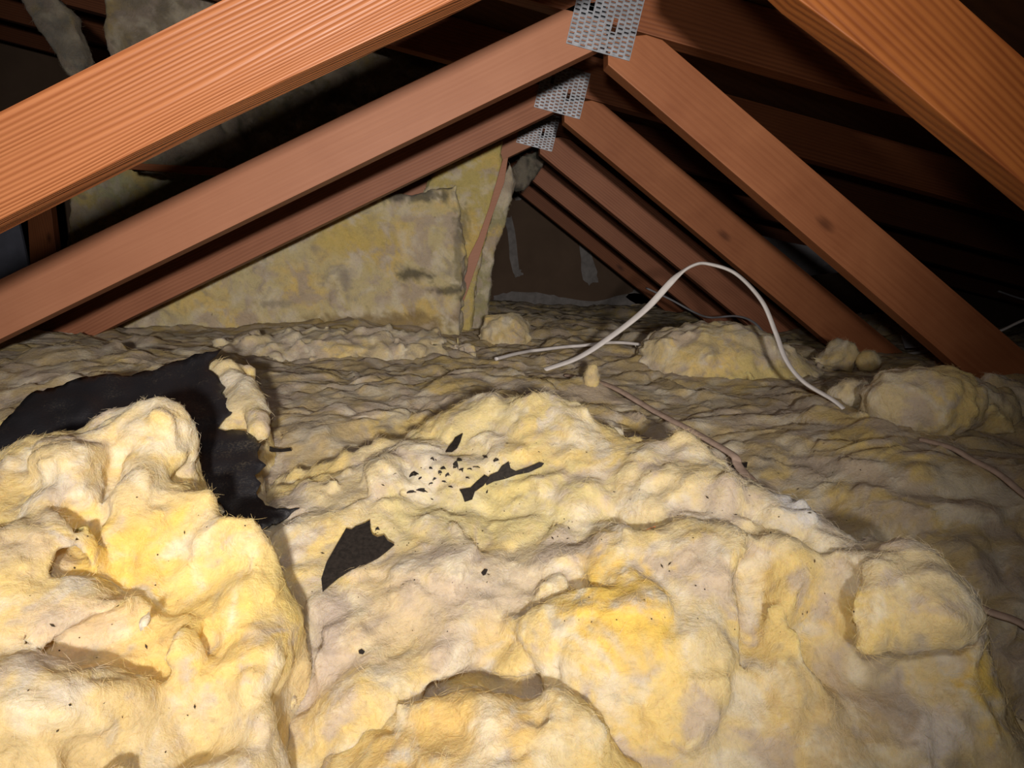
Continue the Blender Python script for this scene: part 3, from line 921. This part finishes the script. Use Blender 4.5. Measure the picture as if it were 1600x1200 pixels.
# --- batt carrying the black sheet
sheet_d = lambda px, py: float(np.interp(py, [535, 570, 600, 660, 740, 835], [1.03, .99, .955, .88, .80, .735]))
ctrlE = [(x, y + (14 if y < 690 else 30), sheet_d(x, y) + .006) for (x, y) in [(-60, 690), (0, 660), (60, 625), (170, 595), (250, 585), (330, 560), (380, 575), (405, 600), (60, 700), (170, 650), (260, 640), (340, 620), (390, 650), (400, 690),
                                                   (200, 700), (340, 700), (370, 760), (400, 745), (350, 800), (420, 800)]]
extraE = [(-.75, 1.05, -.3), (-.62, 1.12, -.3), (-.5, 1.2, -.3), (-.38, 1.24, -.3), (-.28, 1.15, -.32), (-.24, 1.0, -.33), (-.22, .88, -.36), (-.2, .74, -.4), (-.5, .6, -.42), (-.8, .8, -.3)]
under = wool('insulation_batt', heap_field(ctrlE, extraE, [('c', (350, 580, 1.0), (385, 590, 1.0), .012, .014), ('c', (390, 610, .95), (405, 670, .86), .016, .014)]), (-.85, .6, -.49), (-.18, 1.3, -.08), 0.005, 500,
             [(0.06, 0.008, 0.6), (0.03, 0.005, 0.8)], FINE, grey=0.25, n_fib=9000, fib_len=0.012, fib_r=0.00014, cast=False)
tag(under, 'flipped cream glass wool batt lying under the black facing sheet', 'insulation')


# --- lumps and upright batts further back
def lump(name, label, c, r, seed, h=0.006, ex=(), amp=1.0, grey=0.35, fib=2500, rot=0, base=CREAM, spots=(), cat='insulation'):
    cc = at(*c)
    def field(X, Y, Z):
        S = ell(X, Y, Z, cc, r)
        for (p, q) in ex:
            S = smin(S, ell(X, Y, Z, at(*p), q), 0.02)
        return S
    pts = [(cc, r)] + [(at(*p), q) for p, q in ex]
    pad = 0.03
    lo = [min(p[i] - q[i] for p, q in pts) - pad for i in range(3)]; hi = [max(p[i] + q[i] for p, q in pts) + pad for i in range(3)]
    o = wool(name, field, lo, hi, h, seed, [(0.06, 0.012 * amp, 0.6), (0.03, 0.008 * amp, 0.85)], FINE, spots, grey, fib, 0.009, 0.0001, cast=False, base=base)
    return tag(o, label, cat)


lump('insulation_mound', 'rounded mound of dusty glass wool beside the foot of the arched white cable', (1115, 574, 1.45), (.165, .13, .092), 610, ex=[((1215, 590, 1.40), (.08, .08, .05))], spots=[(at(1190, 585, 1.33), (.09, .06, .03), (.74, .60, .25), .8)], grey=.5, fib=5000)
lump('insulation_chunk', 'large pale torn chunk of glass wool at the foot of the largest-plate truss', (1450, 630, 1.03), (.085, .07, .055), 620, ex=[((1400, 630, 1.02), (.045, .05, .05)), ((1530, 640, 1.05), (.06, .06, .04))], grey=.3, fib=5000)
lump('insulation_chunk', 'tan ragged glass wool chunk in the right corner under the truss foot', (1590, 640, 1.08), (.06, .06, .04), 621, ex=[((1545, 610, 1.1), (.03, .03, .025))], grey=.5, fib=2500)
lump('insulation_chunk', 'block-like pale chunk of glass wool at the foot of the upright batts', (788, 532, 1.78), (.062, .05, .066), 630, ex=[((805, 512, 1.80), (.035, .03, .03))], grey=.2, fib=2500)
lump('insulation_chunk', 'small brownish glass wool chunk left of the block-like pale one', (718, 552, 1.75), (.05, .04, .03), 631, grey=.5, fib=1200, base=TANC)
lump('insulation_chunk', 'small upright tuft of yellow glass wool beside the middle-plate truss foot', (1318, 555, 1.45), (.030, .028, .035), 640, ex=[((1290, 565, 1.45), (.03, .025, .015))], grey=.2, fib=1200)
lump('insulation_chunk', 'cube-shaped small glass wool scrap between two truss feet', (1358, 565, 1.42), (.022, .02, .022), 641, grey=.3, fib=800, amp=.5)
lump('insulation_chunk', 'small rounded glass wool scrap at the end of the arched white cable', (1325, 618, 1.12), (.03, .03, .022), 642, grey=.4, fib=900)
lump('insulation_tuft', 'tiny upright tuft of glass wool near the cable, behind the middle batt', (925, 590, 1.2), (.012, .012, .026), 650, h=.004, amp=.4, grey=.3, fib=500)
lump('insulation_mound', 'low lumpy ridge of dusty glass wool in front of the upright batts', (540, 566, 1.58), (.27, .12, .07), 660, ex=[((400, 566, 1.55), (.12, .10, .05)), ((650, 566, 1.62), (.1, .09, .05))], grey=.55, fib=5000, amp=1.3)
lump('insulation_mound', 'dim low mound of glass wool deep in the dark eave', (1390, 520, 2.3), (.25, .2, .06), 670, h=.01, grey=.5, fib=0)


def batt(name, label, poly, Y, thick, seed, h=0.006, grey=0.4, base=CREAM, fib=2500, tilt=0.0, spots=(), amp=1.0, tone=1.0):
    W = [xz(x, y, Y) for x, y in poly]
    zb = min(p[1] for p in W)
    def field(X, Yy, Z):
        d2 = polygon_sdf(X[:, 0, :], Z[:, 0, :], W)[:, None, :] + 0.012
        dy = np.abs(Yy - (Y + thick / 2) - tilt * (Z - zb)) - thick / 2 + 0.012
        return np.where((d2 > 0) & (dy > 0), np.hypot(d2, dy), np.maximum(d2, dy)) - 0.012
    xs = [p[0] for p in W]; zs = [p[1] for p in W]
    lo = (min(xs) - .04, Y - .04 + min(0, tilt), zb - .04); hi = (max(xs) + .04, Y + thick + .04 + max(0, tilt) * (max(zs) - zb), max(zs) + .04)
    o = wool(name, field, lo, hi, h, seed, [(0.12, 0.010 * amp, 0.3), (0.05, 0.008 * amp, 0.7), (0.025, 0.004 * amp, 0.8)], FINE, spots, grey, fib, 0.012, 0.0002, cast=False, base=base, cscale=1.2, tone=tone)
    return tag(o, label, 'insulation', 'upright insulation batts')


dark = (.06, .055, .05)
batt('insulation_batt', 'broad dirty-yellow upright batt with black smudges below the half-shadowed truss',
     [(150, 560), (200, 470), (300, 415), (600, 296), (640, 305), (714, 288), (722, 400), (720, 560), (600, 580), (400, 580)], 1.93, .09, 700, fib=6000, grey=.4, base=np.array((.70, .60, .35)), amp=1.3,
     spots=[(at(650, 430, 1.93), (.05, .06, .018), dark, .75), (at(540, 435, 1.93), (.02, .06, .03), GREYC, .8), (at(650, 305, 1.93), (.13, .06, .02), (.12, .11, .09), .8), (at(700, 455, 1.93), (.05, .06, .012), dark, .7),
            (at(560, 370, 1.93), (.10, .06, .06), (.70, .54, .16), .6), (at(715, 400, 1.93), (.012, .1, .12), (.2, .18, .13), .6), (at(430, 475, 1.93), (.05, .06, .012), GREYC, .7), (at(600, 505, 1.93), (.2, .06, .03), (.33, .24, .12), .8)])
batt('insulation_batt', 'narrow yellow upright batt between the broad batt and the wooden strip', [(650, 320), (680, 262), (787, 216), (780, 300), (752, 400), (730, 560), (690, 560), (650, 450)], 2.06, .07, 710, fib=2500, grey=.2, base=np.array((.66, .55, .22)),
     spots=[(at(725, 350, 2.06), (.02, .06, .06), (.25, .22, .15), .6)])
batt('insulation_batt', 'slender grey-green batt edge between the wooden strip and the drywall', [(775, 290), (798, 255), (805, 285), (794, 325), (770, 400), (764, 500), (748, 560), (715, 560), (735, 430)], 2.12, .06, 720, fib=1500, grey=.5, base=OLIVE)
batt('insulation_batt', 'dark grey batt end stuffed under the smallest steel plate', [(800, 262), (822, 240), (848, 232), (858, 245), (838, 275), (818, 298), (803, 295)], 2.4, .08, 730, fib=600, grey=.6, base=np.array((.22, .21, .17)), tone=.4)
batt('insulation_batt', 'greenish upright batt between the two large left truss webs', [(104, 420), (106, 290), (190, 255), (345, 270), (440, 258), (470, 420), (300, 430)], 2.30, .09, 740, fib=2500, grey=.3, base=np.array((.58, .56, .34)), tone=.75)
batt('insulation_batt', 'dark mottled batt wedged behind the nearest bright truss', [(190, 262), (330, 180), (560, 60), (640, 75), (720, 110), (760, 160), (660, 240), (440, 275)], 1.95, .07, 750, fib=2000, grey=.8, base=np.array((.30, .27, .19)), tone=.33, amp=1.4,  # tone darkens the wool to carry the nearest truss's shade
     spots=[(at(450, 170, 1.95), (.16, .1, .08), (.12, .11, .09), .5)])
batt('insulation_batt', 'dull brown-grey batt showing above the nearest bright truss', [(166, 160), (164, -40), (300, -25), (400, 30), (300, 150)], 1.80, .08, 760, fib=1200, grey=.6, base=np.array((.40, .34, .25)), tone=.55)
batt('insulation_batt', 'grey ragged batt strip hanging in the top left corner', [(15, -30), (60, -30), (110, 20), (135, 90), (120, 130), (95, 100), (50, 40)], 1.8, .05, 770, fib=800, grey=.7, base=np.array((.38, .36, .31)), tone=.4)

# ================================================================== sticks, boards, sheets
def splinter(name, label, pts, Y, mat, thick=0.012, cat='wood strip'):
    W = [xz(x, y, Y) for x, y in pts]
    o = prism(name, W, Y, thick, mat, None, Vector(W[1]) - Vector(W[0]), bevel=0.0008)
    return tag(o, label, cat)
splinter('wood_strip', 'splintered reddish wood strip standing against the narrow yellow batt', [(786, 248), (794, 246), (788, 285), (768, 340), (748, 405), (736, 440), (722, 478), (722, 445), (732, 402), (748, 370), (764, 325)], 2.03, M_WOOD[0])
splinter('wood_strip', 'thin dark wood strip lying between the greenish and the mottled batts', [(195, 254), (345, 262), (390, 268), (380, 276), (340, 274), (195, 264)], 1.92, M_WOOD_DARK)
tag(prism('wall_stud', [xz(40, 290, 2.9), xz(75, 290, 2.9), xz(96, 460, 2.9), xz(50, 460, 2.9)], 2.9, .04, M_WOOD_DARK, None, Vector((0, 1))), 'dark brown stud at the left edge behind the trusses', 'stud')
tag(prism('wall_board', [xz(-40, 330, 2.95), xz(25, 340, 2.95), xz(45, 430, 2.95), xz(40, 470, 2.95), xz(-40, 470, 2.95)], 2.96, .015, M_DGREY, None), 'dark bluish-grey panel at the left edge beside the stud', 'panel')


def solid_patch(name, P, faces, thick, mat, label, cat, group=None, smooth=True):
    me = bpy.data.meshes.new(name)
    me.from_pydata([tuple(p) for p in P], [], faces)
    me.polygons.foreach_set('use_smooth', [smooth] * len(me.polygons))
    o = link(name, me, mat)
    s = o.modifiers.new('thickness', 'SOLIDIFY'); s.thickness = thick; s.offset = 0
    return tag(o, label, cat, group)


# pale sheet deep in the eave, seen between two trusses
P = [at(1165, 362, 2.75), at(1225, 378, 2.7), at(1262, 385, 2.65), at(1300, 412, 2.6), at(1310, 425, 2.55), at(1250, 432, 2.6), at(1215, 415, 2.65), at(1185, 390, 2.7)]
solid_patch('loose_sheet', P, [tuple(range(8))], .006, M_GREY, 'pale grey loose sheet deep in the dark between two trusses', 'sheet', smooth=False)
P = [at(1408, 524, 1.75), at(1432, 524, 1.75), at(1446, 534, 1.72), at(1444, 542, 1.7), at(1414, 543, 1.7)]
solid_patch('paper_scrap', P, [tuple(range(5))], .003, M_GREY, 'small bluish-grey paper scrap in the dark beside the largest-plate truss', 'paper', smooth=False)

# ================================================================== cables
tag(tube('white_cable', [at(820, 590, 1.42), at(850, 578, 1.40), at(905, 558, 1.38), at(960, 522, 1.36), at(1010, 482, 1.34), at(1055, 434, 1.32), at(1085, 414, 1.30), at(1110, 413, 1.28), at(1150, 428, 1.25), at(1190, 470, 1.2),
                         at(1212, 520, 1.17), at(1228, 562, 1.14), at(1255, 596, 1.11), at(1300, 624, 1.08), at(1320, 640, 1.07)], .0125, .006, M_WHITE, up=(0.5, -0.5, 0.8)), 'white flat electrical cable arching high above the insulation', 'cable')
tag(tube('grey_cable', [at(1010, 450, 2.5), at(1048, 468, 2.4), at(1085, 488, 2.3), at(1110, 496, 2.2), at(1150, 494, 2.1), at(1178, 504, 2.0), at(1200, 530, 1.9)], .009, .006, M_GREY), 'dull grey cable sagging in front of the far truss webs', 'cable')
tag(tube('white_cable', [at(1360, 560, 1.7), at(1400, 555, 1.72), at(1445, 549, 1.74), at(1500, 536, 1.74), at(1560, 518, 1.72), at(1600, 500, 1.70), at(1680, 470, 1.68)], .011, .007, M_WHITE), 'white cable running behind the foot of the largest-plate truss', 'cable')
tag(tube('grey_cable', [at(1560, 455, 2.3), at(1600, 468, 2.3), at(1660, 480, 2.3)], .01, .006, M_GREY), 'faint grey cable in the dark at the right edge', 'cable')


def on_floor(pts, lift):
    out = []
    b = BVHS[0]
    for px, py in pts:
        h = b.ray_cast(Vector((0, 0, 0)), ray(px, py))
        out.append(h[0] + Vector((0, 0, lift)))
    return out


def smooth_path(P, it=2):
    for _ in range(it):
        P = [P[0]] + [(P[i - 1] + P[i] * 2 + P[i + 1]) / 4 for i in range(1, len(P) - 1)] + [P[-1]]
    return P


def chain(a, b, n):
    return [(a[0] + (b[0] - a[0]) * i / (n - 1), a[1] + (b[1] - a[1]) * i / (n - 1)) for i in range(n)]


def floor_z(x, y):
    h = BVHS[0].ray_cast(Vector((x, y, 1.0)), Vector((0, 0, -1)))
    return h[0].z if h[0] is not None else -0.3


def laid(ends, n, lift):
    """run over the floor insulation from point to point, resting on its high spots"""
    K = on_floor(ends, 0.0)
    L = []
    for a, b in zip(K[:-1], K[1:]):
        L += [a.lerp(b, i / n) for i in range(n)]
    L.append(K[-1])
    z = [max(floor_z(p.x + d * .01, p.y + e * .01) for d in (-1, 0, 1) for e in (-1, 0, 1)) for p in L]
    z = [max(z[max(0, i - 1):i + 2]) for i in range(len(z))]
    for _ in range(3):
        z = [z[0]] + [(z[i - 1] + 2 * z[i] + z[i + 1]) / 4 for i in range(1, len(z) - 1)] + [z[-1]]
    return [Vector((p.x, p.y, q + lift)) for p, q in zip(L, z)]
tag(tube('white_cable', laid([(775, 570), (830, 558), (890, 548), (950, 544), (1015, 546)], 5, 0.006), .009, .007, M_WHITE), 'thin white cable lying low on the insulation behind the arched one', 'cable')
tag(tube('dusty_cable', laid([(885, 592), (1145, 732), (1212, 815), (1350, 890), (1490, 946), (1600, 1006)], 10, 0.001), .013, .006, M_TAN), 'dusty tan flat cable passing under the middle batt to the right edge', 'cable')
tag(tube('dusty_cable', laid([(1440, 690), (1640, 818)], 16, -0.002), .011, .006, M_TAN), 'dusty tan flat cable half sunk in the insulation at the right', 'cable')

# ================================================================== black facing sheet
outline = [(-60, 720), (-20, 684), (10, 655), (35, 628), (50, 614), (90, 604), (120, 592), (170, 585), (205, 588), (215, 583), (245, 578), (270, 566), (300, 556), (322, 550), (345, 546), (338, 556), (328, 564), (326, 578), (340, 588), (345, 600),
           (352, 606), (345, 614), (352, 622), (370, 620), (384, 626), (372, 634), (360, 648), (345, 662), (340, 670), (352, 674), (362, 672), (382, 674), (398, 684), (403, 693), (408, 694), (402, 706), (404, 718), (416, 727), (405, 738), (398, 742), (408, 755),
           (400, 770), (415, 790), (432, 795), (468, 794), (450, 808), (440, 815), (398, 832), (392, 822), (384, 826), (360, 822), (336, 826), (338, 812), (352, 800), (344, 785), (330, 778), (310, 770), (285, 760), (240, 750), (180, 745), (100, 760), (40, 790), (-60, 820)]


def sheet_from_outline(name, outline, depth, step, thick, mat, label, cat):
    xs = [p[0] for p in outline]; ys = [p[1] for p in outline]
    bm = bmesh.new()
    from mathutils.geometry import delaunay_2d_cdt
    pts = []
    n = len(outline)
    rng = random.Random(4)
    for i in range(n):
        a = Vector(outline[i]); b = Vector(outline[(i + 1) % n])
        k = max(1, int((b - a).length / 7))
        for j in range(k):
            p = a.lerp(b, j / k)
            if j:
                p += Vector((rng.uniform(-2, 2), rng.uniform(-2, 2)))
            pts.append(p)
    m = len(pts)
    gx, gy = np.meshgrid(np.arange(min(xs), max(xs), step), np.arange(min(ys), max(ys), step))
    g = np.stack([gx.ravel(), gy.ravel()], 1).astype(float)
    g += rng.random() * 0.1
    d = polygon_sdf(g[:, 0], g[:, 1], [tuple(p) for p in pts])
    allp = pts + [Vector(q) for q in g[d < -3]]
    vs, es, fs, *_ = delaunay_2d_cdt(allp, [(i, (i + 1) % m) for i in range(m)], [list(range(m))], 1, 1e-4)
    Q = np.array([tuple(v) for v in vs])
    n3 = np.concatenate([Q / 60.0, np.zeros((len(Q), 1))], 1)
    rip = noise(n3, 900) * 0.010 + noise(n3 * 2.7, 901) * 0.004 + (np.abs(noise(n3 * np.array((0.7, 1.6, 1)), 902)) - .25) * 0.016
    W = []
    for (x, y), r in zip(Q, rip):
        p = at(x, y, depth(x, y))
        W.append(p * (1 + float(r)))
    return solid_patch(name, W, [tuple(f) for f in fs], thick, mat, label, cat)
sheet_from_outline('black_sheet', outline, lambda x, y: sheet_d(x, y) - 0.012, 9, .0016, M_SHEET, 'torn shiny black facing sheet behind the creamy pile', 'facing sheet')

# ================================================================== torn paper and debris on the middle batt
def flake(name, pts, label, lift=0.0015, thick=0.0012, mat=M_FLAKE, cat='paper flake', group=None, sub=2):
    """a flat scrap whose outline lies on the surface seen at these pixels"""
    out = []
    n = len(pts)
    for i in range(n):
        for k in range(sub):
            s = k / sub
            out.append((pts[i][0] + (pts[(i + 1) % n][0] - pts[i][0]) * s, pts[i][1] + (pts[(i + 1) % n][1] - pts[i][1]) * s))
    H = []
    for x, y in out:
        h = cast(x, y)
        H.append(h[0] if h else None)
    H = [h for h in H if h is not None]
    if len(H) < 3:
        return None
    c = sum(H, Vector()) / len(H)
    # fit a plane, keep the outline near it so that the scrap stays stiff
    A = np.array([tuple(h - c) for h in H])
    nrm = Vector(np.linalg.svd(A)[2][2])
    if nrm.dot(-c) < 0:
        nrm = -nrm
    d = max(0.0, max((h - c).dot(nrm) for h in H)) * 0.9
    W = []
    for (x, y) in out:
        r = ray(x, y)
        den = r.dot(nrm)
        t = (c + nrm * (d + lift)).dot(nrm) / den if abs(den) > 0.12 else c.length
        W.append(r * min(max(t, c.length * 0.93), c.length * 1.05))
    return solid_patch(name, W, [tuple(range(len(W)))], thick, mat, label, cat, group, smooth=False)


flake('paper_scrap', [(504, 924), (502, 905), (510, 880), (526, 852), (541, 826), (549, 828), (556, 823), (570, 818), (578, 813), (579, 828), (582, 836), (590, 840), (600, 837), (606, 846), (616, 851), (603, 862), (590, 872), (566, 884), (550, 889), (530, 902), (515, 914)],
      'large torn black paper piece with a pointed end on the middle batt', thick=.0018, cat='paper scrap', sub=1, lift=.003)
flake('paper_sliver', [(696, 706), (702, 697), (708, 690), (711, 684), (718, 680), (723, 677), (719, 690), (714, 700), (706, 706)], 'upright black paper sliver above the cluster of flakes', lift=.003, cat='paper scrap', sub=1)
flake('paper_sliver', [(758, 752), (766, 742), (778, 737), (784, 728), (795, 721), (798, 732), (806, 736), (825, 730), (843, 722), (850, 724), (846, 729), (826, 738), (806, 742), (790, 748), (772, 752), (760, 758)], 'long dark shredded paper sliver at the right of the flake cluster', lift=.003, cat='paper scrap', sub=1)
flake('paper_sliver', [(718, 765), (735, 762), (745, 752), (757, 742), (764, 746), (756, 758), (742, 768), (738, 780), (726, 784), (722, 772)], 'ragged dark paper shred at the bottom of the flake cluster', lift=.003, cat='paper scrap', sub=1)
flake('paper_sliver', [(400, 690), (413, 694), (428, 700), (440, 702), (454, 700), (456, 704), (440, 706), (425, 706), (410, 700)], 'thin black shred beside the torn edge of the black sheet', lift=.012, cat='paper scrap', sub=1)
rng = random.Random(21)
cluster = [(646, 740, 6, 4), (656, 747, 5, 3), (643, 768, 9, 3), (660, 765, 7, 3), (673, 755, 5, 3), (678, 748, 4, 4), (687, 737, 4, 5), (692, 730, 4, 4), (700, 741, 4, 4), (712, 725, 4, 7), (718, 718, 6, 3), (722, 733, 3, 4), (734, 732, 5, 4),
           (731, 746, 6, 6), (745, 729, 7, 3), (758, 713, 7, 4), (774, 718, 4, 3), (694, 752, 6, 3), (704, 760, 6, 3), (676, 716, 3, 3), (673, 731, 3, 3), (617, 740, 4, 2), (761, 768, 2, 6), (590, 825, 4, 6)]
for i, (x, y, w, h) in enumerate(cluster):
    n = 10
    a0 = rng.uniform(0, 6.28); el = rng.uniform(.3, .8); sz = rng.uniform(.6, 1.3)
    cs, sn = math.cos(rng.uniform(-.6, .6)), math.sin(rng.uniform(-.6, .6))
    pts = []
    for k in range(n):
        q = rng.uniform(.45, 1.25) if k % 2 else rng.uniform(.8, 1.3)
        u, v = w * sz * q * math.cos(k * 6.283 / n), h * el * sz * q * math.sin(k * 6.283 / n)
        v += (u / w) ** 2 * h * rng.choice((.5, .6))          # bent like a crescent
        pts.append((x + u * cs - v * sn, y + u * sn + v * cs))
    flake('paper_flake', pts, 'tiny black paper flake in the cluster on the middle batt', sub=1, lift=.0012, group='black paper flakes on the middle batt')
flake('paper_flake', [(560, 1017), (565, 1014), (570, 1018), (567, 1022), (561, 1021)], 'small round black speck below the large torn paper piece', sub=1)
flake('paper_flake', [(752, 895), (757, 889), (762, 890), (759, 897), (755, 899)], 'small oval black speck on the pinkish fold right of the torn paper', sub=1)
flake('paper_flake', [(1140, 726), (1150, 721), (1160, 724), (1168, 722), (1167, 730), (1158, 731), (1147, 732)], 'black crumbly scrap at the crest where the dusty cable goes under', sub=1, lift=.004)
flake('wood_chip', [(1003, 831), (1012, 826), (1024, 822), (1024, 828), (1010, 832)], 'orange wood chip on the middle batt', mat=M_ORANGE, cat='wood chip', sub=1, lift=.004)

# specks and crumbs scattered over the batts: too small to count
V, Fq = [], []
spots = [(rng.uniform(480, 1350), rng.uniform(680, 1000)) for _ in range(120)] + [(rng.uniform(560, 900), rng.uniform(690, 860)) for _ in range(90)] + [(rng.uniform(30, 460), rng.uniform(720, 1180)) for _ in range(40)] + [(rng.uniform(340, 420), rng.uniform(575, 620)) for _ in range(16)]
for (x, y) in spots:
    h = cast(x, y)
    if h is None:
        continue
    p, nn = h[0], h[1]
    if nn.dot(-p) < 0: nn = -nn
    t = nn.orthogonal().normalized(); t.rotate(Matrix.Rotation(rng.uniform(0, 6.28), 3, nn)); b = nn.cross(t)
    s = rng.choice((.0003, .0004, .0006, .0008)); e = rng.choice((1, 1, 1.5, 3))
    q = p + nn * .0012
    i = len(V)
    V += [q + t * s * e, q + b * s, q - t * s * e, q - b * s, q + nn * s * .8]
    Fq += [(i, i + 1, i + 4), (i + 1, i + 2, i + 4), (i + 2, i + 3, i + 4), (i + 3, i, i + 4)]
me = bpy.data.meshes.new('debris_specks')
me.from_pydata([tuple(v) for v in V], [], Fq)
tag(link('debris_specks', me, plain('speck', (.05, .035, .02), .8)), 'scattered dark specks and crumbs over the insulation', 'debris', kind='stuff')
